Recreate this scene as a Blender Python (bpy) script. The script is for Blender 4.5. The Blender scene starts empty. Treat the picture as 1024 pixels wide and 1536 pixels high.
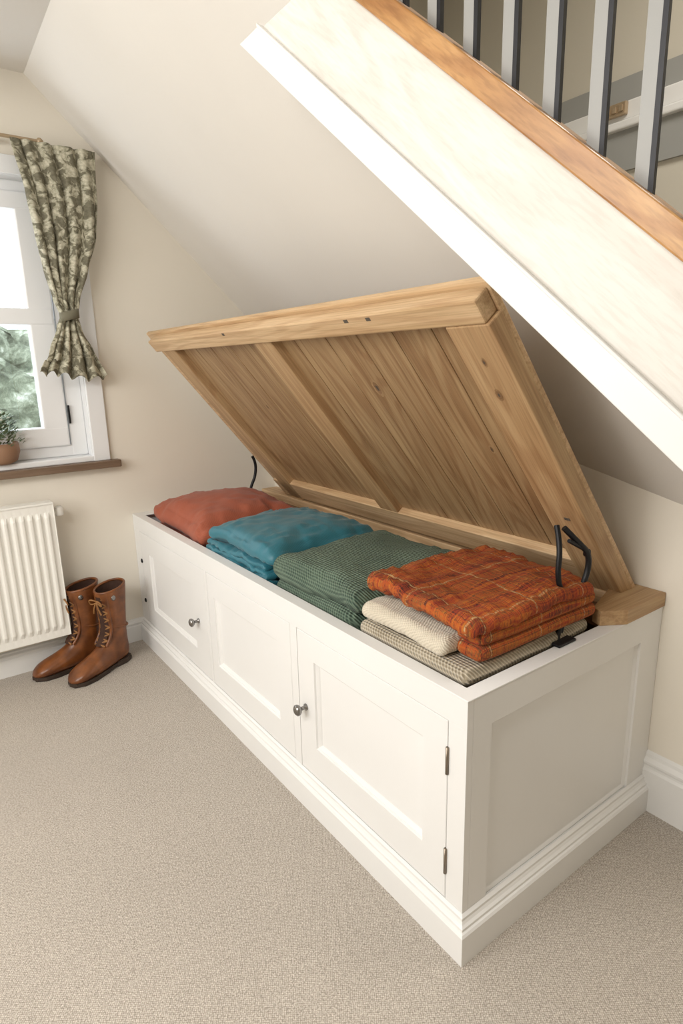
import bpy, bmesh, math, random
from mathutils import Vector, Matrix, noise
random.seed(4)
L,D,H=1.8627,.6912,.56
SC=bpy.context.scene
try:
    SC.view_settings.view_transform='Standard'
    SC.view_settings.look='None'
except Exception as e: print(e)

# ---------------------------------------------------------------- materials
def newmat(name):
    m=bpy.data.materials.new(name);m.use_nodes=True
    nt=m.node_tree;b=nt.nodes['Principled BSDF']
    return m,nt,b
def N(nt,t,**k):
    n=nt.nodes.new(t)
    for a,v in k.items(): setattr(n,a,v)
    return n
def coords(nt,scale=(1,1,1),rnd=False,rot=(0,0,0)):
    tc=N(nt,'ShaderNodeTexCoord');m0=N(nt,'ShaderNodeMapping');m0.inputs['Rotation'].default_value=rot
    mp=N(nt,'ShaderNodeMapping');mp.inputs['Scale'].default_value=scale
    nt.links.new(tc.outputs['Object'],m0.inputs['Vector']);nt.links.new(m0.outputs[0],mp.inputs['Vector'])
    if rnd:
        oi=N(nt,'ShaderNodeObjectInfo');ml=N(nt,'ShaderNodeMath',operation='MULTIPLY');ml.inputs[1].default_value=37.
        nt.links.new(oi.outputs['Random'],ml.inputs[0]);nt.links.new(ml.outputs[0],mp.inputs['Location'])
    return mp.outputs[0]
def ramp(nt,src,stops,interp='LINEAR'):
    r=N(nt,'ShaderNodeValToRGB');r.color_ramp.interpolation=interp
    e=r.color_ramp.elements
    while len(e)>1:e.remove(e[-1])
    e[0].position=stops[0][0];e[0].color=(*stops[0][1],1)
    for p,c in stops[1:]:
        x=e.new(p);x.color=(*c,1)
    nt.links.new(src,r.inputs[0]);return r.outputs[0]
def bump(nt,b,h,strength=.3,dist=.002):
    bp=N(nt,'ShaderNodeBump');bp.inputs['Strength'].default_value=strength;bp.inputs['Distance'].default_value=dist
    nt.links.new(h,bp.inputs['Height']);nt.links.new(bp.outputs[0],b.inputs['Normal'])
def mulmix(nt,a,b_,fac=1.0):
    mx=N(nt,'ShaderNodeMix',data_type='RGBA',blend_type='MULTIPLY');mx.inputs[0].default_value=fac
    nt.links.new(a,mx.inputs[6]);nt.links.new(b_,mx.inputs[7]);return mx.outputs[2]
def paint(name,c,rough=.6,bs=.05,scale=60,var=.03,nscale=2.5):
    m,nt,b=newmat(name);co=coords(nt)
    n=N(nt,'ShaderNodeTexNoise');n.inputs['Scale'].default_value=nscale;n.inputs['Detail'].default_value=4;nt.links.new(co,n.inputs[0])
    lo=tuple(x*(1-var) for x in c)
    nt.links.new(ramp(nt,n.outputs[0],[(.35,lo),(.65,c)]),b.inputs['Base Color'])
    n2=N(nt,'ShaderNodeTexNoise');n2.inputs['Scale'].default_value=scale;nt.links.new(co,n2.inputs[0])
    bump(nt,b,n2.outputs[0],bs,.002);b.inputs['Roughness'].default_value=rough
    return m
def wood(name,c1,c2,c3,axis=0,rough=.5,grain=1.0,bs=.15,rot=(0,0,0),fine=.45,rings=0.0):
    m,nt,b=newmat(name)
    s=[22*grain]*3;s[axis]=1.1
    co=coords(nt,tuple(s),rnd=True,rot=rot)
    n=N(nt,'ShaderNodeTexNoise');n.inputs['Scale'].default_value=1.6;n.inputs['Detail'].default_value=6;n.inputs['Roughness'].default_value=.6;n.inputs['Distortion'].default_value=.6
    nt.links.new(co,n.inputs[0])
    col=ramp(nt,n.outputs[0],[(.3,c1),(.5,c2),(.7,c3)])
    if rings:
        s3=[9*grain]*3;s3[axis]=.9
        co3=coords(nt,tuple(s3),rnd=True,rot=rot)
        n3=N(nt,'ShaderNodeTexNoise');n3.inputs['Scale'].default_value=1.;n3.inputs['Detail'].default_value=1.5;nt.links.new(co3,n3.inputs[0])
        a=N(nt,'ShaderNodeMath',operation='MULTIPLY');a.inputs[1].default_value=75;nt.links.new(n3.outputs[0],a.inputs[0])
        sn=N(nt,'ShaderNodeMath',operation='SINE');nt.links.new(a.outputs[0],sn.inputs[0])
        col=mulmix(nt,col,ramp(nt,sn.outputs[0],[(0,(1,1,1)),(.75,(1-rings*.7,1-rings,1-rings*1.2)),(1,(1-rings*.8,1-rings*1.1,1-rings*1.3))]))
    s2=[260]*3;s2[axis]=6
    co2=coords(nt,tuple(s2),rnd=True,rot=rot)
    n2=N(nt,'ShaderNodeTexNoise');n2.inputs['Scale'].default_value=1.;n2.inputs['Detail'].default_value=2;nt.links.new(co2,n2.inputs[0])
    nt.links.new(mulmix(nt,col,ramp(nt,n2.outputs[0],[(.35,(.62,.56,.5)),(.55,(1,1,1))]),fine),b.inputs['Base Color'])
    bump(nt,b,n2.outputs[0],bs,.001);b.inputs['Roughness'].default_value=rough
    return m
def metal(name,c,rough=.35,met=1.):
    m,nt,b=newmat(name);co=coords(nt)
    n=N(nt,'ShaderNodeTexNoise');n.inputs['Scale'].default_value=40;nt.links.new(co,n.inputs[0])
    nt.links.new(ramp(nt,n.outputs[0],[(.3,tuple(x*.85 for x in c)),(.7,c)]),b.inputs['Base Color'])
    b.inputs['Metallic'].default_value=met;b.inputs['Roughness'].default_value=rough;return m
def cloth(name,c1,c2,k=300,bs=.6,rough=.9,rot=.785,sheen=.3,dist=.003,big=9,mixn=.5):
    m,nt,b=newmat(name);co=coords(nt,(1,1,1),rot=(0,0,rot))
    sp=N(nt,'ShaderNodeSeparateXYZ');nt.links.new(co,sp.inputs[0])
    def sn(o,kk):
        a=N(nt,'ShaderNodeMath',operation='MULTIPLY');a.inputs[1].default_value=kk;nt.links.new(o,a.inputs[0])
        s=N(nt,'ShaderNodeMath',operation='SINE');nt.links.new(a.outputs[0],s.inputs[0]);return s.outputs[0]
    ad=N(nt,'ShaderNodeMath',operation='ADD');nt.links.new(sp.outputs[1],ad.inputs[0]);nt.links.new(sp.outputs[2],ad.inputs[1])
    ml=N(nt,'ShaderNodeMath',operation='MULTIPLY');nt.links.new(sn(sp.outputs[0],k),ml.inputs[0]);nt.links.new(sn(ad.outputs[0],k),ml.inputs[1])
    mr=N(nt,'ShaderNodeMapRange');mr.inputs[1].default_value=-1;nt.links.new(ml.outputs[0],mr.inputs[0])
    nz=N(nt,'ShaderNodeTexNoise');nz.inputs['Scale'].default_value=big;nz.inputs['Detail'].default_value=6;nz.inputs['Roughness'].default_value=.7;nt.links.new(co,nz.inputs[0])
    av=N(nt,'ShaderNodeMath',operation='ADD');nt.links.new(mr.outputs[0],av.inputs[0]);nt.links.new(nz.outputs[0],av.inputs[1])
    hv=N(nt,'ShaderNodeMath',operation='MULTIPLY');hv.inputs[1].default_value=.5;nt.links.new(av.outputs[0],hv.inputs[0])
    nt.links.new(ramp(nt,hv.outputs[0],[(.25,c1),(.7,c2)]),b.inputs['Base Color'])
    bump(nt,b,mr.outputs[0],bs,dist);b.inputs['Roughness'].default_value=rough
    b.inputs['Sheen Weight'].default_value=sheen
    return m

M_wall=paint('wall_paint',(.82,.77,.675),.85,.08,90)
M_roof=paint('slope_paint',(.78,.75,.70),.85,.08,90)
M_white=paint('white_satin_paint',(.83,.825,.81),.38,.03,30)
M_trim=paint('trim_white',(.80,.795,.775),.4,.03,30)
M_upvc=paint('window_white',(.85,.86,.87),.3,.01,30)
M_rad=paint('radiator_enamel',(.87,.855,.80),.25,.01,30)
M_grey=paint('baluster_grey',(.34,.34,.325),.45,.02,30)
M_hallg=paint('hall_grey_paint',(.33,.33,.31),.6,.02,30)
M_hall=paint('hall_wall_paint',(.60,.56,.47),.7,.02,30)
M_oak=wood('oak_frame',(.50,.33,.17),(.62,.43,.245),(.70,.51,.31),0,rings=.14)
M_oakv=wood('oak_frame_v',(.36,.22,.105),(.46,.295,.15),(.54,.37,.20),1,rings=.14)
M_pine=wood('panel_boards',(.28,.165,.075),(.36,.23,.115),(.43,.29,.15),1,rings=.22)
M_rail=wood('handrail_oak',(.33,.15,.045),(.50,.26,.09),(.60,.35,.15),0,.35,.9,.1,(0,math.radians(-41.6),0),.5,rings=.2)
M_dark=wood('dark_sill_wood',(.12,.075,.045),(.17,.11,.07),(.22,.15,.10),1)
M_inner=wood('inner_wood',(.16,.08,.035),(.22,.12,.055),(.28,.16,.08),0)
M_black=metal('black_iron',(.02,.02,.022),.45,.6)
M_chrome=metal('brushed_steel',(.30,.29,.28),.25)
M_brass=metal('brass_fitting',(.50,.38,.25),.4,.5)
M_hinge=metal('bronze_hinge',(.28,.23,.18),.35,.8)
M_gap=paint('shadow_gap',(.10,.08,.06),.9)
M_string=wood('stringer_painted_grain',(.70,.675,.62),(.735,.71,.66),(.755,.735,.69),0,.5,.8,.2,(0,math.radians(-41.6),0),.16,rings=.07)
def carpet():
    m,nt,b=newmat('loop_carpet');co=coords(nt,(1,1,1),rot=(0,0,.6))
    v=N(nt,'ShaderNodeTexVoronoi');v.inputs['Scale'].default_value=270;v.inputs['Randomness'].default_value=.35;nt.links.new(co,v.inputs[0])
    n=N(nt,'ShaderNodeTexNoise');n.inputs['Scale'].default_value=300;n.inputs['Detail'].default_value=1;nt.links.new(co,n.inputs[0])
    n3=N(nt,'ShaderNodeTexNoise');n3.inputs['Scale'].default_value=3;n3.inputs['Detail'].default_value=5;nt.links.new(co,n3.inputs[0])
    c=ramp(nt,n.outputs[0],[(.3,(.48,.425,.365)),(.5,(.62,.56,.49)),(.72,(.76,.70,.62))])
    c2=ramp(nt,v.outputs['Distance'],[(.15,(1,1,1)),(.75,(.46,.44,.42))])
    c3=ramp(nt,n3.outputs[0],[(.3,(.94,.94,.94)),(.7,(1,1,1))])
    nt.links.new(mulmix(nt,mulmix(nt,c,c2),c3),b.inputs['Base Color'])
    iv=N(nt,'ShaderNodeMath',operation='SUBTRACT');iv.inputs[0].default_value=1;nt.links.new(v.outputs['Distance'],iv.inputs[1])
    bump(nt,b,iv.outputs[0],.6,.002);b.inputs['Roughness'].default_value=.95;return m
M_carpet=carpet()
def curtain_mat():
    m,nt,b=newmat('leaf_print_curtain')
    tc=N(nt,'ShaderNodeTexCoord');mp=N(nt,'ShaderNodeMapping');nt.links.new(tc.outputs['UV'],mp.inputs[0])
    mp.inputs['Scale'].default_value=(10,26,1)
    n=N(nt,'ShaderNodeTexNoise');n.inputs['Scale'].default_value=1;n.inputs['Detail'].default_value=3.;n.inputs['Roughness'].default_value=.6;n.inputs['Distortion'].default_value=.7;nt.links.new(mp.outputs[0],n.inputs[0])
    n2=N(nt,'ShaderNodeTexNoise');n2.inputs['Scale'].default_value=3.5;n2.inputs['Detail'].default_value=2;nt.links.new(mp.outputs[0],n2.inputs[0])
    c=ramp(nt,n.outputs[0],[(.0,(.15,.135,.095)),(.475,(.20,.185,.13)),(.51,(.42,.40,.30)),(.60,(.60,.57,.45))])
    nt.links.new(mulmix(nt,c,ramp(nt,n2.outputs[0],[(.4,(.75,.75,.72)),(.6,(1,1,1))])),b.inputs['Base Color'])
    b.inputs['Roughness'].default_value=.9;return m
M_curt=curtain_mat()
M_rust=cloth('rust_cotton',(.28,.062,.03),(.38,.10,.048),900,.15,.8,0,.12,.001)
M_teal=cloth('teal_satin',(.012,.11,.15),(.025,.18,.235),1200,.08,.42,0,.15,.001)
M_green=cloth('green_knit',(.03,.06,.042),(.175,.245,.175),520,1.,.95,.785,.05,.005)
M_cream=cloth('cream_fleece',(.52,.46,.35),(.72,.65,.53),800,.5,.95,.3,.2,.003)
M_beige=cloth('beige_chunky_knit',(.24,.19,.12),(.64,.56,.43),520,1.,.95,.785,.2,.005)
def plaid():
    m,nt,b=newmat('orange_plaid_wool');co=coords(nt)
    sp=N(nt,'ShaderNodeSeparateXYZ');nt.links.new(co,sp.inputs[0])
    def stripes(o,seed,sc,stops,jit=.0):
        cx=N(nt,'ShaderNodeCombineXYZ');cx.inputs[1].default_value=seed;nt.links.new(o,cx.inputs[0])
        n=N(nt,'ShaderNodeTexNoise');n.inputs['Scale'].default_value=sc;n.inputs['Detail'].default_value=4;n.inputs['Roughness'].default_value=.9;nt.links.new(cx.outputs[0],n.inputs[0])
        return ramp(nt,n.outputs[0],stops)
    O=(.40,.085,.010)
    c1=stripes(sp.outputs[0],3.3,36,[(.41,(.04,.016,.012)),(.46,(.26,.03,.012)),(.49,O),(.515,(.52,.18,.02)),(.54,(.06,.045,.02)),(.575,(.42,.09,.012)),(.62,(.52,.34,.12))])
    c2=stripes(sp.outputs[1],7.7,30,[(.41,(.05,.02,.012)),(.465,(.32,.04,.012)),(.51,(.44,.10,.012)),(.545,(.10,.022,.012)),(.58,(.40,.10,.015)),(.64,(.48,.31,.11))])
    ck=N(nt,'ShaderNodeTexNoise');ck.inputs['Scale'].default_value=1
    mpp=coords(nt,(90,520,200));nt.links.new(mpp,ck.inputs[0])
    mx=N(nt,'ShaderNodeMix',data_type='RGBA');mr=N(nt,'ShaderNodeMapRange');mr.inputs[1].default_value=.42;mr.inputs[2].default_value=.58;mr.inputs[3].default_value=.05;mr.inputs[4].default_value=.85
    nt.links.new(ck.outputs[0],mr.inputs[0]);nt.links.new(mr.outputs[0],mx.inputs[0]);nt.links.new(c2,mx.inputs[6]);nt.links.new(c1,mx.inputs[7])
    def line(o,per,off,w):
        a=N(nt,'ShaderNodeMath',operation='ADD');a.inputs[1].default_value=off;nt.links.new(o,a.inputs[0])
        q=N(nt,'ShaderNodeMath',operation='PINGPONG');q.inputs[1].default_value=per;nt.links.new(a.outputs[0],q.inputs[0])
        l=N(nt,'ShaderNodeMath',operation='LESS_THAN');l.inputs[1].default_value=w;nt.links.new(q.outputs[0],l.inputs[0]);return l.outputs[0]
    mxx=N(nt,'ShaderNodeMath',operation='MAXIMUM');nt.links.new(line(sp.outputs[0],.085,.02,.0018),mxx.inputs[0]);nt.links.new(line(sp.outputs[1],.075,.01,.0018),mxx.inputs[1])
    m2=N(nt,'ShaderNodeMath',operation='MULTIPLY');nt.links.new(mxx.outputs[0],m2.inputs[0]);nt.links.new(mr.outputs[0],m2.inputs[1])
    ml=N(nt,'ShaderNodeMath',operation='MULTIPLY');ml.inputs[1].default_value=.75;nt.links.new(m2.outputs[0],ml.inputs[0])
    m3=N(nt,'ShaderNodeMix',data_type='RGBA');nt.links.new(ml.outputs[0],m3.inputs[0]);nt.links.new(mx.outputs[2],m3.inputs[6]);m3.inputs[7].default_value=(.58,.42,.20,1)
    nt.links.new(m3.outputs[2],b.inputs['Base Color'])
    bump(nt,b,ck.outputs[0],.5,.003);b.inputs['Roughness'].default_value=.95;return m
M_plaid=plaid()
def leather(name,c1,c2,rough):
    m,nt,b=newmat(name);co=coords(nt)
    n=N(nt,'ShaderNodeTexNoise');n.inputs['Scale'].default_value=22;n.inputs['Detail'].default_value=5;nt.links.new(co,n.inputs[0])
    nt.links.new(ramp(nt,n.outputs[0],[(.3,c1),(.7,c2)]),b.inputs['Base Color'])
    v=N(nt,'ShaderNodeTexVoronoi');v.inputs['Scale'].default_value=300;nt.links.new(co,v.inputs[0]);bump(nt,b,v.outputs[0],.15,.001)
    b.inputs['Roughness'].default_value=rough;return m
M_boot=leather('tan_leather',(.10,.030,.009),(.25,.085,.024),.3)
M_sole=leather('boot_sole',(.03,.018,.012),(.05,.03,.02),.6)
M_lace=leather('boot_lace',(.20,.085,.02),(.34,.16,.05),.6)
M_bootin=leather('boot_lining',(.035,.014,.008),(.06,.025,.014),.9)
M_terra=paint('clay_bowl',(.30,.17,.10),.6)
M_leaf=paint('leaf_green',(.22,.30,.16),.6,var=.6,nscale=60)
M_petal=paint('pale_petals',(.66,.66,.55),.7)
def hedgem():
    m,nt,b=newmat('garden_foliage');co=coords(nt)
    n=N(nt,'ShaderNodeTexNoise');n.inputs['Scale'].default_value=4;n.inputs['Detail'].default_value=9;n.inputs['Roughness'].default_value=.8;nt.links.new(co,n.inputs[0])
    nt.links.new(ramp(nt,n.outputs[0],[(.36,(.05,.06,.04)),(.48,(.13,.155,.105)),(.56,(.25,.285,.21)),(.66,(.48,.51,.45))]),b.inputs['Base Color'])
    b.inputs['Roughness'].default_value=.9;return m
M_hedge=hedgem()
def glassm():
    m=bpy.data.materials.new('window_glass');m.use_nodes=True;nt=m.node_tree;nt.nodes.clear()
    o=N(nt,'ShaderNodeOutputMaterial');t=N(nt,'ShaderNodeBsdfTransparent');g=N(nt,'ShaderNodeBsdfGlossy');g.inputs['Roughness'].default_value=.02
    x=N(nt,'ShaderNodeMixShader');x.inputs[0].default_value=.05
    nt.links.new(t.outputs[0],x.inputs[1]);nt.links.new(g.outputs[0],x.inputs[2]);nt.links.new(x.outputs[0],o.inputs[0]);return m
M_glass=glassm()

# ---------------------------------------------------------------- helpers
def link(o,parent=None):
    bpy.context.collection.objects.link(o)
    if parent: o.parent=parent
    return o
def group(name,loc=(0,0,0),rot=None):
    e=bpy.data.objects.new(name,None);e.empty_display_size=.05;link(e);e.location=loc
    if rot is not None:e.rotation_euler=rot
    return e
def mesh(name,verts,faces,mat,parent=None,smooth=False,fix=True):
    me=bpy.data.meshes.new(name);me.from_pydata([tuple(v) for v in verts],[],faces)
    if fix:
        bm=bmesh.new();bm.from_mesh(me);bmesh.ops.recalc_face_normals(bm,faces=bm.faces);bm.to_mesh(me);bm.free()
    me.materials.append(mat)
    if smooth:
        for p in me.polygons:p.use_smooth=True
    o=bpy.data.objects.new(name,me);return link(o,parent)
def box(name,x0,x1,y0,y1,z0,z1,mat,parent=None,bev=0.0):
    v=[(x,y,z) for x in(x0,x1) for y in(y0,y1) for z in(z0,z1)]
    f=[(0,1,3,2),(4,6,7,5),(0,4,5,1),(2,3,7,6),(0,2,6,4),(1,5,7,3)]
    o=mesh(name,v,f,mat,parent)
    if bev:
        b=o.modifiers.new('b','BEVEL');b.width=bev;b.segments=2;b.limit_method='ANGLE'
    return o
def prism(name,poly,z0,z1,mat,parent=None,bev=0):
    n=len(poly);o=mesh(name,[(a,b,z) for z in(z0,z1) for a,b in poly],[tuple(range(n)),tuple(range(n,2*n))]+[(i,(i+1)%n,n+(i+1)%n,n+i) for i in range(n)],mat,parent)
    if bev: b=o.modifiers.new('b','BEVEL');b.width=bev;b.segments=2;b.limit_method='ANGLE'
    return o
def sweep(name,profile,path,mat,parent=None):
    rows=[[(p[0],p[1],z) for p in path(o)] for o,z in profile]
    v=[q for r in rows for q in r];n=len(rows[0])
    f=[(i*n+j,i*n+j+1,(i+1)*n+j+1,(i+1)*n+j) for i in range(len(rows)-1) for j in range(n-1)]
    return mesh(name,v,f,mat,parent,fix=False)
def tube(name,pts,r,mat,parent=None,cyc=False,spline='NURBS',flat=None):
    cu=bpy.data.curves.new(name,'CURVE');cu.dimensions='3D';cu.bevel_depth=r;cu.bevel_resolution=4;cu.resolution_u=10;cu.use_fill_caps=True
    s=cu.splines.new(spline);s.points.add(len(pts)-1)
    for i,p in enumerate(pts):s.points[i].co=(*p,1)
    if spline=='NURBS':s.order_u=3;s.use_endpoint_u=True
    s.use_cyclic_u=cyc;cu.materials.append(mat)
    return link(bpy.data.objects.new(name,cu),parent)
def lathe(name,prof,center,axis,mat,parent=None,seg=24):
    a=Vector(axis).normalized();q=Vector((0,0,1)).rotation_difference(a)
    v=[];f=[]
    for r,h in prof:
        for i in range(seg):
            t=2*math.pi*i/seg;v.append(Vector(center)+q@Vector((r*math.cos(t),r*math.sin(t),h)))
    for k in range(len(prof)-1):
        for i in range(seg):
            j=(i+1)%seg;f.append((k*seg+i,k*seg+j,(k+1)*seg+j,(k+1)*seg+i))
    f.append(tuple(range(seg)));f.append(tuple((len(prof)-1)*seg+i for i in range(seg)))
    return mesh(name,v,f,mat,parent,smooth=True)
def panelled(name,mp,outer,inner,mat,parent,depth=.012,back=.016):
    def rect(r,ins,d):
        return [mp(r[0]+ins,r[2]+ins,d),mp(r[1]-ins,r[2]+ins,d),mp(r[1]-ins,r[3]-ins,d),mp(r[0]+ins,r[3]-ins,d)]
    rings=[rect(outer,0,back),rect(outer,0,.0012),rect(outer,.0012,0),rect(inner,0,0),rect(inner,.002,.005),rect(inner,.004,.005),rect(inner,.010,.0095),rect(inner,.012,depth)]
    v=[p for r in rings for p in r];f=[]
    for k in range(len(rings)-1):
        for i in range(4):
            j=(i+1)%4;f.append((k*4+i,k*4+j,(k+1)*4+j,(k+1)*4+i))
    n=(len(rings)-1)*4;f.append((n,n+1,n+2,n+3))
    return mesh(name,v,f,mat,parent)

# ---------------------------------------------------------------- room shell
FX,FY=2.3,-2.4
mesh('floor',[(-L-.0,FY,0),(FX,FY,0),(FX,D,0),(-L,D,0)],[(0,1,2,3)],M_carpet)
x=-L
wl=[(FY,0),(D,0),(D,.82),(FY,.82),  (FY,.82),(-1.0,.82),(-1.0,1.81),(FY,1.81),
    (-.13,.82),(D,.82),(D,1.266),(.1313,1.81),(-.13,1.81), (FY,1.81),(.1313,1.81),(-.202,2.134),(FY,2.134)]
mesh('wall_left',[(x,a,b) for a,b in wl],[(0,1,2,3),(4,5,6,7),(8,9,10,11,12),(13,14,15,16)],M_wall)
kn=lambda xx:.8208-.239*xx
mesh('wall_back',[(-L,D,0),(.344,D,0),(.344,D,kn(.344)),(-L,D,1.266),(FX,D,0),(FX,D,1.05),(.344,D,1.05)],[(0,1,2,3),(1,4,5,6)],M_wall)
mesh('wall_right',[(FX,FY,0),(FX,1.85,0),(FX,1.85,2.95),(FX,FY,2.95)],[(0,1,2,3)],M_wall)
mesh('wall_front',[(-L,FY,0),(FX,FY,0),(FX,FY,2.14),(-L,FY,2.14)],[(0,1,2,3)],M_wall)
rz=lambda a,b:1.4925-.972*b-.239*a
cr=lambda a:-.547-.246*a
rp=[(-L,-.202),(-1.1,-.276),(.1,cr(.1)),(-.2194,-.1251),(-.265,.0145),(-.0743,.227),(.225,.5592),(.344,D),(-L,D)]
mesh('sloped_ceiling',[(a,b,rz(a,b)) for a,b in rp],[tuple(range(len(rp)))],M_roof)
zc=2.024
mesh('ceiling',[(-L,FY,2.134),(-L,-.202,2.134),(-1.1,-.276,rz(-1.1,-.276)),(-1.1,FY,zc),(.1,cr(.1),zc),(FX,cr(FX),zc),(FX,FY,zc)],[(0,1,2,3),(3,2,4,5,6)],M_roof)
# stair hall beyond the balustrade
mesh('wall_hall',[(-L-.05,1.8,.6),(FX,1.8,.6),(FX,1.8,2.95),(-L-.05,1.8,2.95)],[(0,1,2,3)],M_hall)
mesh('wall_hall_left',[(-L-.05,D,.6),(-L-.05,1.8,.6),(-L-.05,1.8,2.95),(-L-.05,-.6,2.95),(-L-.05,-.6,2.1),(-L-.05,D,1.25)],[tuple(range(6))],M_hall)
mesh('wall_hall_front',[(-L-.05,cr(-L),2.14),(.1,cr(.1),2.03),(FX,cr(FX),2.03),(FX,cr(FX),2.95),(-L-.05,cr(-L),2.95)],[(0,1,2,3,4)],M_hall)
mesh('ceiling_hall',[(-L-.05,1.8,2.95),(FX,1.8,2.95),(FX,-1.3,2.95),(-L-.05,-1.3,2.95)],[(0,1,2,3)],M_hall)
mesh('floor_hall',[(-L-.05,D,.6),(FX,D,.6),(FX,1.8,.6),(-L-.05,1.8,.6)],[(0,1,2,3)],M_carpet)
tr=group('trim_1')
box('lower_band',-L,FX,1.785,1.8,1.88,2.03,M_hallg,tr)
box('rail_lower',-L,FX,1.76,1.8,2.03,2.06,M_trim,tr,.006)
box('rail_upper',-L,FX,1.775,1.8,2.06,2.13,M_trim,tr,.006)
box('upper_band',-L,FX,1.788,1.8,2.13,2.22,M_hallg,tr)
sw=group('brass_light_switch')
box('plate',-.925,-.83,1.755,1.7745,2.078,2.125,M_brass,sw,.004)
for i in range(3): box('rocker_%d'%i,-.912+.027*i,-.895+.027*i,1.748,1.755,2.09,2.112,M_brass,sw,.002)

# baseboards
bb=[(.016,0),(.016,.115),(.012,.122),(.012,.13),(.016,.134),(.016,.14),(.008,.15),(.006,.158),(0,.165)]
sweep('baseboard_back',bb,lambda o:[(.0,D-o),(FX,D-o)],M_trim)
sweep('baseboard_left',[(a,b*.6) for a,b in bb],lambda o:[(-L+o,FY),(-L+o,0)],M_trim)

# ---------------------------------------------------------------- staircase (stringer, oak base rail, balusters)
st=group('staircase_balustrade')
sy=lambda xx:-.1214+.1636*xx
lowz=lambda xx:1.6648-.887*(xx+.3658)
cz=lambda xx:1.6342-.887*(xx+.1111)
nrm=Vector((-.1615,.987,0)).normalized()
def slab(name,pts,off0,off1,mat):
    v=[]
    for o in(off0,off1):
        for a,b in pts:
            p=Vector((a,sy(a),b))+nrm*o;v.append(p)
    n=len(pts);f=[tuple(range(n)),tuple(range(n,2*n))]+[(i,(i+1)%n,n+(i+1)%n,n+i) for i in range(n)]
    o=mesh(name,v,f,mat,st);b=o.modifiers.new('b','BEVEL');b.width=.002;b.segments=2;b.limit_method='ANGLE';return o
X1=1.05
slab('stringer_face',[(-.321,lowz(-.321)+.035),(X1,lowz(X1)+.035),(X1,cz(X1)+.005),(-.179,cz(-.179)),(-.3172,1.6725)],0.0,.03,M_string)
slab('stringer_lower_band',[(-.3658,lowz(-.3658)),(X1,lowz(X1)),(X1,lowz(X1)+.052),(-.3172,lowz(-.3172)+.052)],-.006,.04,M_trim)
slab('stringer_bead',[(-.3172,lowz(-.3172)+.050),(X1,lowz(X1)+.050),(X1,lowz(X1)+.0565),(-.3172,lowz(-.3172)+.0565)],-.009,.02,M_trim)
slab('oak_base_rail',[(-.20,cz(-.20)),(X1,cz(X1)),(X1,cz(X1)+.037),(-.20,cz(-.20)+.037)],-.012,.045,M_rail)
e1=Vector((.987,.1615,0)).normalized()
def bar(name,cx,off,w,d,mat):
    c=Vector((cx,sy(cx),0))+nrm*off;z0=cz(cx)+.02;v=[]
    for z in(z0,2.25):
        for a,b in((-w,-d),(w,-d),(w,d),(-w,d)):
            v.append(c+e1*a/2+nrm*b/2+Vector((0,0,z)))
    mesh(name,v,[(0,1,2,3),(4,5,6,7)]+[(i,(i+1)%4,4+(i+1)%4,4+i) for i in range(4)],mat,st)
for i in range(-2,12):
    cx=.284+.0545*(i-5)
    bar('baluster_flat_%d'%(i+3),cx-.009,.022,.0145,.011,M_grey)
    bar('baluster_iron_%d'%(i+3),cx+.001,.020,.0055,.008,M_black)

# ---------------------------------------------------------------- window
w=group('window_1')
Y0=-1.0
box('reveal_right',-L-.13,-L+.001,-.131,-.118,.81,1.82,M_upvc,w)
box('reveal_top',-L-.13,-L+.001,Y0,-.12,1.808,1.82,M_upvc,w)
box('reveal_left',-L-.13,-L+.001,Y0-.012,Y0,.81,1.82,M_upvc,w)
box('inner_sill',-L-.13,-L+.012,Y0,-.075,.80,.822,M_upvc,w,.004)
box('casing_right',-L,-L+.014,-.128,-.065,.80,1.87,M_upvc,w,.003)
box('casing_top',-L,-L+.014,Y0-.06,-.065,1.81,1.87,M_upvc,w,.003)
box('casing_left',-L,-L+.014,Y0-.06,Y0,.80,1.87,M_upvc,w,.003)
fx0,fx1=-L-.10,-L-.05
def fr(n,a,b,c,d,x0=fx0,x1=fx1):box(n,x0,x1,a,b,c,d,M_upvc,w,.006)
fr('frame_right',-.192,-.13,.822,1.81);fr('frame_left',Y0,Y0+.05,.822,1.81);fr('frame_bottom',Y0,-.13,.822,.868,fx0,fx1-.001);fr('frame_top',Y0,-.13,1.765,1.81,fx0,fx1-.001)
fr('sash_right',-.285,-.197,.865,1.77,fx0+.005,fx1+.012);fr('sash_bottom',-.95,-.198,.866,.94,fx0+.005,fx1+.013);fr('mid_rail',-.95,-.2,1.318,1.378,fx0+.005,fx1+.014)
fr('sash_top',-.95,-.198,1.71,1.77,fx0+.005,fx1+.013);fr('mullion',-.66,-.58,.865,1.77,fx0+.005,fx1+.011)
box('glass',-L-.078,-L-.074,-.95,-.24,.9,1.75,M_glass,w)
box('stay_handle',-L-.05,-L-.04,-.19,-.184,.95,1.02,M_black,w)
box('window_sill_board',-L,-L+.045,-1.1,-.033,.772,.80,M_dark,None,.003)
# garden foliage outside
hv=[];hf=[];nx,nz=110,60
for i in range(nx):
    top=1.68+.16*noise.noise(Vector((i*.11,0,5)))
    for j in range(nz):
        yy=-4+i*.09;t=j/(nz-1);zz=-1.0+t*(top+1)
        d=noise.noise(Vector((yy*1.5,zz*1.5,1)))*.5+noise.noise(Vector((yy*5,zz*5,2)))*.25+noise.noise(Vector((yy*14,zz*14,2)))*.12
        hv.append((-6+d-max(0,t-.8)*3,yy+.1*noise.noise(Vector((yy*9,zz*9,7))),zz+.12*noise.noise(Vector((yy*9,zz*6,3)))))
for i in range(nx-1):
    for j in range(nz-1):hf.append((i*nz+j,(i+1)*nz+j,(i+1)*nz+j+1,i*nz+j+1))
mesh('garden_hedge',hv,hf,M_hedge,None,True)
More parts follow.
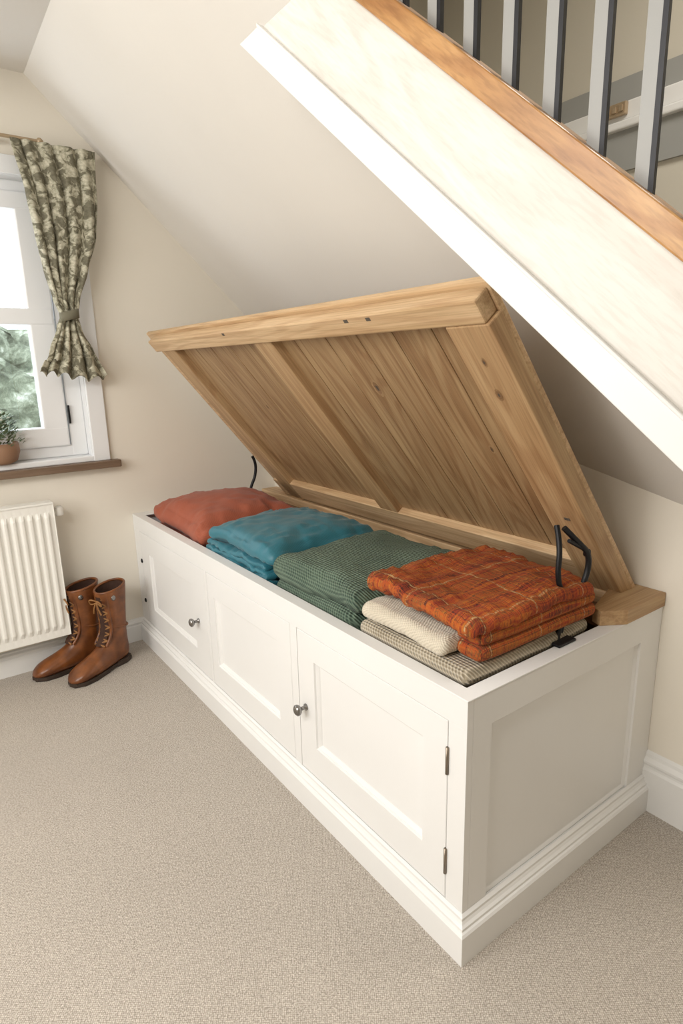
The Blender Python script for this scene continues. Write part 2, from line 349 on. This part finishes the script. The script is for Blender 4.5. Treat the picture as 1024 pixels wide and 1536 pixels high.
# curtain
cg=group('patterned_curtain')
prof=[(1.905,-.285,-.012),(1.745,-.256,-.022),(1.62,-.244,-.040),(1.5,-.232,-.082),(1.40,-.213,-.125),(1.345,-.196,-.140),(1.30,-.214,-.130),(1.22,-.25,-.095),(1.13,-.293,-.058)]
def pin(z):
    for a,b in zip(prof,prof[1:]):
        if a[0]>=z>=b[0]-1e-9:
            t=(a[0]-z)/(a[0]-b[0]);t2=t*t*(3-2*t)*.5+t*.5;return a[1]+(b[1]-a[1])*t2,a[2]+(b[2]-a[2])*t2
    return prof[-1][1:]
v=[];f=[];uv=[];NS,NT=140,100
for i in range(NT+1):
    t=i/NT;z=1.905-t*(1.905-1.13);a,b=pin(z)
    wd=(b-a)
    for j in range(NS+1):
        s=j/NS
        ph=2*math.pi*(5.2*s+.35*math.sin(3*z)+.25*math.sin(5*s))
        amp=.0065+.012*max(0,t-.72)+.004*(1-abs(t-.7))
        xx=-L+.075+amp*math.cos(ph)+.004*math.sin(1.7*ph+z*9)
        zz=z+(.010*math.cos(ph) if t>.9 else 0)*((t-.9)*10)
        if t>.93: zz+=.012*math.sin(5*s+1)
        v.append((xx,a+wd*s+.003*math.sin(ph),zz));uv.append((s,t))
for i in range(NT):
    for j in range(NS):
        q=i*(NS+1)+j;f.append((q,q+1,q+NS+2,q+NS+1))
co=mesh('curtain_cloth',v,f,M_curt,cg,True,fix=False)
ul=co.data.uv_layers.new(name='UVMap')
for lp in co.data.loops: ul.data[lp.index].uv=uv[lp.vertex_index]
sd=co.modifiers.new('s','SOLIDIFY');sd.thickness=.002
tv=[];tf=[]
for k,zz in enumerate((1.362,1.345,1.33)):
    for i in range(32):
        a=2*math.pi*i/32;tv.append((-L+.075+.028*math.cos(a),-.169+.034*math.sin(a),zz+.008*math.sin(a)))
for k in range(2):
    for i in range(32):tf.append((k*32+i,k*32+(i+1)%32,(k+1)*32+(i+1)%32,(k+1)*32+i))
tb=mesh('tie_band',tv,tf,M_curt,cg,True);tb.modifiers.new('s','SOLIDIFY').thickness=.003
rg=group('curtain_rod')
tube('rod',[(-L+.06,-1.1,1.912),(-L+.06,-.20,1.912)],.006,M_brass,rg,spline='POLY')
lathe('finial',[(.004,0),(.011,.006),(.012,.014),(.006,.022)],(-L+.06,-.203,1.912),(0,1,0),M_brass,rg)
tube('bracket',[(-L,-.33,1.905),(-L+.06,-.33,1.905)],.005,M_brass,rg,spline='POLY')
# potted plant
pg=group('potted_plant')
px_,py_=-L-.005,-.452
lathe('clay_bowl',[(.035,0),(.058,.012),(.070,.045),(.068,.078),(.062,.078),(.060,.06)],(px_,py_,.8225),(0,0,1),M_terra,pg)
lv=[];lf=[]
for k in range(520):
    a=random.uniform(0,6.28);h=random.uniform(.0,.11);r=.085*random.random()**.5*(1.05-h*3.6)
    c=Vector((px_+r*math.cos(a),py_+r*math.sin(a),.892+h));dr=Vector((math.cos(a),math.sin(a),random.uniform(.0,1.2))).normalized()*random.uniform(.014,.030)
    sdv=dr.cross(Vector((0,0,1))).normalized()*.0065
    n=len(lv);lv+=[c,c+dr*.5+sdv,c+dr,c+dr*.5-sdv];lf.append((n,n+1,n+2,n+3))
mesh('leaves',lv,lf,M_leaf,pg)
lv=[];lf=[]
for k in range(80):
    a=random.uniform(0,6.28);r=.05*random.random();c=Vector((px_+r*math.cos(a),py_+r*math.sin(a),.955+random.uniform(0,.065)))
    n=len(lv);s=.006;lv+=[c+Vector((s,0,0)),c+Vector((0,s,0)),c+Vector((0,0,s)),c-Vector((s,s,s*.3))];lf+=[(n,n+1,n+2),(n,n+1,n+3),(n+1,n+2,n+3),(n,n+2,n+3)]
mesh('flower_heads',lv,lf,M_petal,pg)

# ---------------------------------------------------------------- radiator
rd=group('radiator')
ry0,ry1=-1.25,-.318;rx=-L+.10;z0,z1=.145,.672
v=[];f=[];zs=[(z0,0),(z0+.03,0),(z0+.05,1),(z1-.05,1),(z1-.03,0),(z1,0)]
per=.028
n_f=int((ry1-ry0-.03)/per)
ys=[(ry1,0)]
for k in range(n_f):
    b=ry1-.014-k*per
    ys+=[(b,0),(b-.005,1),(b-.015,1),(b-.020,0)]
ys.append((ry0,0))
for z,g in zs:
    for y,h in ys:v.append((rx+(.009 if g and h else 0),y,z))
n=len(ys)
for i in range(len(zs)-1):
    for j in range(n-1):f.append((i*n+j,i*n+j+1,(i+1)*n+j+1,(i+1)*n+j))
o=mesh('front_panel',v,f,M_rad,rd);o.modifiers.new('b','BEVEL').width=.002
box('body',rx-.05,rx-.0005,ry0,ry1,z0,z1,M_rad,rd,.004)
box('top_grille',rx-.055,rx+.004,ry0-.002,ry1+.003,z1-.002,z1+.006,M_rad,rd,.002)
box('side_cover',rx-.055,rx+.003,ry1,ry1+.004,z0,z1+.004,M_rad,rd,.002)
box('wall_bracket',-L,rx-.045,-.6,-.56,.3,.6,M_rad,rd)
tube('valve_stub',[(rx-.03,ry1,z1-.04),(rx-.03,ry1+.035,z1-.04)],.009,M_rad,rd,spline='POLY')
lathe('valve_cap',[(.012,0),(.016,.004),(.016,.03),(.011,.036)],(rx-.03,ry1+.025,z1-.055),(0,0,1),M_rad,rd)

# ---------------------------------------------------------------- storage bench
bg=group('storage_bench')
T=.032
box('end_left',-L+.0005,-L+T,.018,D-.001,0,H-.001,M_white,bg)
box('end_right_core',-T+.001,-.0165,.02,D-.002,0,H-.002,M_white,bg)
box('back_board',-L+.001,-.02,D-.02,D-.001,0,H-.003,M_inner,bg)
box('front_core',-L+.001,-.02,.018,T-.001,0,H-.002,M_white,bg)
box('inner_floor',-L+T,-T,T,D-.02,.40,.42,M_inner,bg)
fm=lambda a,b,d:(a,d,b)
doors=[('door_a',(-1.79,-1.152,.100,.50),(-1.70,-1.262,.18,.42)),('door_b',(-1.132,-.612,.100,.50),(-1.085,-.685,.182,.425)),('door_c',(-.577,-.047,.100,.50),(-.503,-.113,.188,.433))]
box('gap_backing',-L+.01,-.012,.0163,.0175,.09,.51,M_gap,bg)
for n_,o_,i_ in doors: panelled(n_,fm,o_,i_,M_white,bg)
g=.0018
edges=[-L+.0005]+[e for _,o_,_ in doors for e in(o_[0]-g,o_[1]+g)]+[0]
for k in range(0,8,2):
    box('stile_%d'%k,edges[k],edges[k+1],0,.0160,.0,.5+g,M_white,bg,.0006)
box('top_rail',-L+.0005,0,0,.0160,.5+g,H-.001,M_white,bg,.0004)
for k in range(1,7,2):
    box('bottom_rail_%d'%k,edges[k],edges[k+1],0.0003,.016,0,.1-g,M_white,bg)
em=lambda a,b,d:(0-d,a,b)
panelled('end_panel',em,(.0164,D-.0008,0,H-.001),(.068,.60,.094,.492),M_white,bg,.010,.0158)
prism('top_rim',[(-L+.0005,-.0008),(.0008,-.0008),(.0008,D-.001),(-T-.002,D-.001),(-T-.002,T+.002),(-L+.06,T+.002),(-L+.06,D-.001),(-L+.0005,D-.001)],H-.0015,H+.0025,M_white,bg,.0012)
pl_=[(.02,0),(.02,.066),(.017,.071),(.0135,.073),(.0135,.079),(.009,.083),(.006,.088),(.006,.094),(0.0003,.099)]
sweep('plinth',pl_,lambda o:[(-L,-o),(o,-o),(o,D)],M_white,bg)
for n_,kx,kz in(('knob_a',-1.228,.296),('knob_c',-.545,.290)):
    lathe(n_,[(.009,0),(.009,.003),(.005,.006),(.005,.016),(.011,.02),(.0145,.025),(.0145,.030),(.010,.034),(.004,.036)],(kx,0,kz),(0,-1,0),M_chrome,bg)
for k,(hx,hz) in enumerate(((-.0455,.417),(-.0455,.190))):
    lathe('hinge_%d'%k,[(.0035,0),(.0035,.058)],(hx,-.002,hz-.029),(0,0,1),M_hinge,bg,12)
for k,(hx,hz) in enumerate(((-1.795,.372),(-1.80,.195))):
    lathe('latch_%d'%k,[(.009,0),(.009,.003),(.005,.005)],(hx,0,hz),(0,-1,0),M_black,bg,16)
box('oak_back_rail',-L+.02,-.06,D-.085,D-.003,H-.02,H+.028,M_oak,bg,.003)
box('oak_back_cleat',-L+.04,-.06,D-.125,D-.085,H-.05,H-.005,M_inner,bg,.002)
prism('oak_corner_block',[(-.10,.62),(-.055,.475),(-.03,.465),(.004,.52),(.004,.6895),(-.10,.6895)],H+.0026,H+.038,M_oakv,bg,.0015)

# lid: local x along length, y up the lid, z = underside normal
ld=bpy.data.objects.new('lid',None);link(ld,bg)
vv=Vector((0,-.63895,.76925));nn=Vector((0,-.76925,-.63895))
mt=Matrix.Identity(4)
xa=vv.cross(nn)
for i in range(3):
    mt[i][0]=xa[i];mt[i][1]=vv[i];mt[i][2]=nn[i];mt[i][3]=(0,.6864,.58)[i]
ld.matrix_world=mt
sx=1 if xa.x>0 else -1
def lb(name,x0,x1,v0,v1,w0,w1,mat,bev=.002):
    a,b=sorted((x0*sx,x1*sx));return box(name,a,b,v0,v1,w0,w1,mat,ld,bev)
XR=-.062
W=.919
lb('top_board',-1.735,XR,0,W+.004,-.002,.0135,M_oak,.004)
lb('board_backing',-1.63,-.09,.052,.898,.0134,.0145,M_gap,0)
xs=[-1.64]
while xs[-1]<-.15: xs.append(min(xs[-1]+random.uniform(.115,.145),-.08))
for i in range(len(xs)-1):
    lb('plank_%d'%i,xs[i]+.0012,xs[i+1]-.0012,.05,.90,.0142,.0195,M_pine,.0016)
lb('frame_tip_rail',-1.66,XR-.006,.862,W-.008,.0135,.052,M_oak,.004)
lb('frame_hinge_rail',-1.64,XR-.10,.055,.150,.014,.046,M_oak,.003)
lb('frame_side_right',-.165,XR+.0005,.0,.862,.012,.0515,M_oakv,.003)
lb('frame_side_left',-1.60,-1.50,.0,.862,.012,.046,M_oakv,.003)
lb('frame_batten',-.905,-.815,.150,.862,.014,.046,M_oakv,.003)
lb('hinge_strip',-1.64,-.16,.0,.05,.012,.022,M_inner,.002)
for k,(a,b) in enumerate(((-.359,.903),(-.434,.904),(-1.027,.908),(-.11,.335))):
    lb('screw_slot_%d'%k,a-.007,a+.007,b-.008,b+.000,.0512,.0525,M_gap,0)
def knot(name,a,b,w,r):
    for q,(sc,mm) in enumerate(((1.5,M_pine),(1.0,M_inner),(.45,M_gap))):
        v=[(a*sx+sc*r*.65*math.cos(t*math.pi/10)*(1+.1*math.sin(3*t)),b+sc*r*1.3*math.sin(t*math.pi/10),w+.0001*q) for t in range(20)]
        mesh(name+'_%d'%q,v,[tuple(range(20))],mm,ld)
knot('knot_1',-.53,.68,.0197,.015);knot('knot_2',-.12,.70,.0517,.008);knot('knot_3',-.26,.50,.0197,.007);knot('knot_4',-.115,.78,.0517,.006);knot('knot_5',-1.20,.58,.0197,.007)
# stays
sg=group('lid_stay');sg.parent=bg
tube('arm_outer',[(-.075,.372,.80),(-.055,.40,.765),(-.050,.436,.735),(-.050,.432,.68),(-.05,.375,.625),(-.05,.345,.59),(-.05,.338,.555)],.0065,M_black,sg)
tube('arm_inner',[(-.085,.36,.805),(-.062,.345,.765),(-.06,.335,.70),(-.055,.36,.645),(-.05,.345,.60),(-.045,.325,.566)],.006,M_black,sg)
tube('link',[(-.06,.37,.775),(-.052,.43,.742)],.0045,M_black,sg,spline='POLY')
box('foot_plate',-.055,-.02,.30,.36,.5626,.569,M_black,sg,.002)
lathe('pivot',[(.009,0),(.009,.008)],(-.058,.432,.737),(1,0,0),M_black,sg,16)
s2=group('lid_stay');s2.parent=bg
tube('arm',[(-1.60,.44,.785),(-1.60,.455,.76),(-1.60,.45,.70),(-1.60,.42,.65),(-1.60,.40,.55)],.006,M_black,s2)

# ---------------------------------------------------------------- textiles
def soft(name,x0,x1,y0,y1,z0,z1,mat,parent=None,r=None,rot=0,puff=0,na=.004,ns=7,seed=0,n=34,shear=0,wr=0,drape=None,pinch=.06):
    """rounded slab of cloth / cushion"""
    cx,cy,cz_=(x0+x1)/2,(y0+y1)/2,(z0+z1)/2;hx,hy,hz=(x1-x0)/2,(y1-y0)/2,(z1-z0)/2
    if r is None:r=hz*.98
    bm=bmesh.new();bmesh.ops.create_cube(bm,size=2);bmesh.ops.subdivide_edges(bm,edges=bm.edges[:],cuts=n,use_grid_fill=True)
    for vt in bm.verts:
        p=Vector(vt.co);u0,v0=p.x,p.y
        q=Vector((p.x*hx,p.y*hy,p.z*hz))
        c=Vector((max(-hx+r,min(hx-r,q.x)),max(-hy+r,min(hy-r,q.y)),max(-hz+r,min(hz-r,q.z)) if hz>r else 0))
        d=q-c
        if d.length>1e-9: q=c+d.normalized()*min(r,hz if hz<r else r)
        if puff:
            k=(1-abs(u0)**2.4)*(1-abs(v0)**2.4)
            q.z*=(1-puff)+puff*k
            q.z-=hz*puff*.5*(1-k)
            q.x*=1-pinch*(1-v0*v0)*abs(u0)**3;q.y*=1-pinch*(1-u0*u0)*abs(v0)**3
        w3=Vector((q.x*ns+seed,q.y*ns,q.z*ns*1.2))
        q+=Vector((noise.noise(w3),noise.noise(w3+Vector((9,3,1))),noise.noise(w3+Vector((2,8,5)))))*na
        if wr:
            e_=max(abs(u0),abs(v0))
            q.z+=wr*(noise.noise(Vector((q.x*18+seed,q.y*50,1)))+noise.noise(Vector((q.x*50,q.y*16+seed,4))))*(.5+e_)
        if drape:
            t=max(0,q.x-drape[0])/drape[1];q.z-=drape[2]*min(1,t)**1.5
        q.x+=shear*q.y
        vt.co=q
    me=bpy.data.meshes.new(name);bm.to_mesh(me);bm.free();me.materials.append(mat)
    for p in me.polygons:p.use_smooth=True
    o=bpy.data.objects.new(name,me);link(o,parent);o.location=(cx,cy,cz_);o.rotation_euler=(0,0,rot);return o
FZ=.4205
rc=group('rust_cushion')
soft('cushion_under',-1.79,-1.27,.05,.50,FZ,.53,M_rust,rc,r=.03,na=.004)
soft('cushion_top',-1.765,-1.238,.036,.475,.522,.670,M_rust,rc,r=.070,puff=.42,na=.014,ns=6,seed=2,wr=.006)
tg=group('teal_folded_throw')
soft('fold_base',-1.22,-.80,.045,.45,FZ,.53,M_teal,tg,r=.03,na=.004)
for k in range(4):
    soft('fold_%d'%k,-1.222+.004*k,-.80-.012*k,.037+.002*k,.44,.523+.0165*k,.542+.0165*k,M_teal,tg,na=.010,ns=14,seed=k*3.1,rot=.012*k,wr=.006)
soft('fold_top',-1.205,-.79,.040,.46,.580,.670,M_teal,tg,r=.042,puff=.45,na=.012,ns=6,seed=5,rot=.04,wr=.006)
gg=group('green_knitted_blanket')
soft('fold_lower',-.775,-.40,.040,.46,FZ,.578,M_green,gg,r=.04,na=.006,seed=1)
soft('fold_upper',-.780,-.385,.036,.475,.562,.652,M_green,gg,r=.043,na=.014,ns=6,seed=8,rot=.03,puff=.22,wr=.003)
be=group('beige_knitted_blanket')
soft('fold_lower',-.375,-.045,.040,.47,FZ,.55,M_beige,be,r=.03,na=.003,seed=2)
soft('fold_upper',-.372,-.042,.040,.45,.546,.583,M_beige,be,na=.004,seed=4)
cr_=group('cream_blanket')
soft('fold',-.370,-.100,.042,.20,.589,.630,M_cream,cr_,na=.005,ns=8,seed=6,rot=-.01,wr=.002)
og=group('orange_plaid_throw')
soft('fold_back',-.345,-.100,.205,.45,.588,.650,M_plaid,og,na=.003,seed=3)
soft('fold_right',-.105,-.036,.075,.46,.588,.622,M_plaid,og,na=.003,seed=5,rot=-.02)
soft('fold_right_upper',-.110,-.038,.080,.46,.618,.652,M_plaid,og,na=.003,seed=7,rot=-.02)
soft('fold_upper',-.375,-.036,.060,.45,.649,.684,M_plaid,og,na=.008,ns=7,seed=9,rot=-.03,wr=.006,drape=(.10,.08,.010))

# ---------------------------------------------------------------- boots
def boot(loc,ang):
    g_=group('leather_boot',loc,(0,0,ang))
    P=[((.096,.318),(-.024,.338),.049),((.088,.27),(-.016,.27),.044),((.084,.21),(-.010,.20),.040),((.082,.17),(-.007,.15),.037),((.088,.138),(-.007,.10),.035),((.102,.115),(-.014,.06),.035),((.118,.10),(-.014,.022),.036),
       ((.138,.087),(.04,.020),.036),((.17,.072),(.12,.013),.043),((.205,.060),(.185,.013),.046),((.232,.048),(.228,.013),.040),((.250,.032),(.248,.014),.024),((.255,.022),(.255,.018),.008)]
    v=[];f=[];S=24
    for a,b,wd in P:
        a=Vector((a[0],0,a[1]));b=Vector((b[0],0,b[1]));c=(a+b)/2;h=(a-b)/2
        for i in range(S):
            t=2*math.pi*i/S;ct,st_=math.cos(t),math.sin(t)
            k=(abs(ct)**2.4+abs(st_)**2.4)**(-1/2.4)
            v.append(c+h*ct*k+Vector((0,wd*st_*k,0)))
    for q in range(len(P)-1):
        for i in range(S):
            j=(i+1)%S;f.append((q*S+i,q*S+j,(q+1)*S+j,(q+1)*S+i))
    f.append(tuple((len(P)-1)*S+i for i in range(S)))
    o=mesh('upper',v,f,M_boot,g_,True);so=o.modifiers.new('so','SOLIDIFY');so.thickness=.004;o.modifiers.new('ss','SUBSURF').levels=1;o.modifiers['ss'].render_levels=2
    vi=[];fi=[]
    for a,b,wd in P[:4]:
        a=Vector((a[0],0,a[1]));b=Vector((b[0],0,b[1]));c=(a+b)/2;h=(a-b)/2*.90
        for i in range(S):
            t=2*math.pi*i/S;vi.append(c+h*math.cos(t)+Vector((0,wd*.90*math.sin(t),-.004)))
    for q in range(3):
        for i in range(S):
            j=(i+1)%S;fi.append((q*S+i,q*S+j,(q+1)*S+j,(q+1)*S+i))
    fi.append(tuple(3*S+i for i in range(S)))
    mesh('lining',vi,fi,M_bootin,g_,True)
    out=[(-.018,.0),(-.012,.026),(.02,.036),(.07,.032),(.12,.041),(.18,.049),(.225,.044),(.252,.026),(.262,0)]
    ol=out+[(a,-b) for a,b in out[-2:0:-1]]
    prism('sole',ol,.006,.018,M_sole,g_)
    prism('heel',[(-.018,.0),(-.012,.024),(.02,.035),(.062,.031),(.064,-.031),(.02,-.035),(-.012,-.024)],0,.022,M_sole,g_)
    prism('front_sole_pad',[(.11,.038),(.18,.046),(.225,.040),(.255,.015),(.255,-.015),(.225,-.040),(.18,-.046),(.11,-.038)],0,.007,M_sole,g_)
    lz=[(.094,.300),(.092,.265),(.090,.235),(.088,.205),(.087,.175),(.093,.148),(.106,.125),(.122,.108)]
    tv=[];tf=[]
    for a,z in lz:
        for s in(-1,-.5,0,.5,1): tv.append((a+.005-.012*abs(s)**2,s*.024,z+.002))
    for k in range(len(lz)-1):
        for s in range(4): q=k*5+s;tf.append((q,q+1,q+6,q+5))
    mesh('tongue',tv,tf,M_bootin,g_,True)
    for k in range(len(lz)-1):
        a,b=lz[k],lz[k+1]
        for s in(1,-1):
            tube('lace_%d_%d'%(k,s),[(a[0]-.010,s*.027,a[1]),(( a[0]+b[0])/2+.010,0,(a[1]+b[1])/2+.002),(b[0]-.010,-s*.027,b[1])],.0036,M_lace,g_)
    for s in(1,-1):
        tube('placket_%d'%s,[(a-.014,s*.031,z) for a,z in lz],.0055,M_boot,g_)
    for s in(1,-1):
        tube('bow_loop_%d'%s,[(.10,0,.285),(.115,s*.012,.297),(.112,s*.034,.288),(.104,s*.028,.265),(.102,0,.283)],.003,M_lace,g_)
        tube('bow_tail_%d'%s,[(.102,0,.284),(.112,s*.012,.262),(.104,s*.020,.235)],.003,M_lace,g_)
    tube('cuff',[(.036+.061*math.cos(t*math.pi/10),.050*math.sin(t*math.pi/10),.327-.010*math.cos(t*math.pi/10)) for t in range(20)],.005,M_boot,g_,cyc=True)
    tube('ankle_strap',[(.032+.052*math.cos(t*math.pi/10),.040*math.sin(t*math.pi/10),.165+.012*math.cos(t*math.pi/10)) for t in range(20)],.005,M_boot,g_,cyc=True)
    lathe('buckle',[(.011,0),(.011,.003),(.006,.004)],(.06,.045,.295),(0,1,0),M_chrome,g_,16)
boot((-1.715,-.135,0),math.atan2(-.213,.102))
boot((-1.790,-.215,0),math.atan2(-.225,.035))

# ---------------------------------------------------------------- lights / world
wd=bpy.data.worlds.new('World');SC.world=wd;wd.use_nodes=True
bgn=wd.node_tree.nodes['Background'];bgn.inputs[0].default_value=(.86,.93,1,1);bgn.inputs[1].default_value=3.8
def area(name,loc,target,size,power,col,sy=None):
    l=bpy.data.lights.new(name,'AREA');l.energy=power;l.color=col;l.size=size
    if sy:l.shape='RECTANGLE';l.size_y=sy
    o=bpy.data.objects.new(name,l);link(o);o.location=loc
    o.rotation_euler=(Vector(target)-Vector(loc)).to_track_quat('-Z','Y').to_euler();return o
area('ceiling_fill',(.1,-1.5,1.98),(-.3,-.9,0),.8,35,(1,.975,.94))  # added main fill for the closed room, an area light without a fixture
area('front_fill',(-.6,-2.3,1.3),(-.9,.5,.6),1.3,35,(1,.99,.97))  # added fill light near the front wall, which has no window
area('hall_fill',(.2,.9,2.9),(.2,1.2,1),.8,30,(1,.95,.88))  # unseen area light added to brighten the hall

# ---------------------------------------------------------------- camera
yaw,pitch,roll=2.5138,-.2395,-.0247
fv=Vector((math.cos(pitch)*math.cos(yaw),math.cos(pitch)*math.sin(yaw),math.sin(pitch)))
rv=Vector((math.sin(yaw),-math.cos(yaw),0));uv_=rv.cross(fv)
c,s=math.cos(roll),math.sin(roll)
r2=rv*c+uv_*s;u2=-rv*s+uv_*c
cam=bpy.data.cameras.new('camera');co=bpy.data.objects.new('camera',cam);link(co)
m=Matrix.Identity(4)
for i in range(3):
    m[i][0]=r2[i];m[i][1]=u2[i];m[i][2]=-fv[i];m[i][3]=(.6533,-.7415,1.1505)[i]
co.matrix_world=m
cam.sensor_fit='VERTICAL';cam.sensor_height=24;cam.lens=908.04/1536*24;cam.clip_start=.02
SC.camera=co
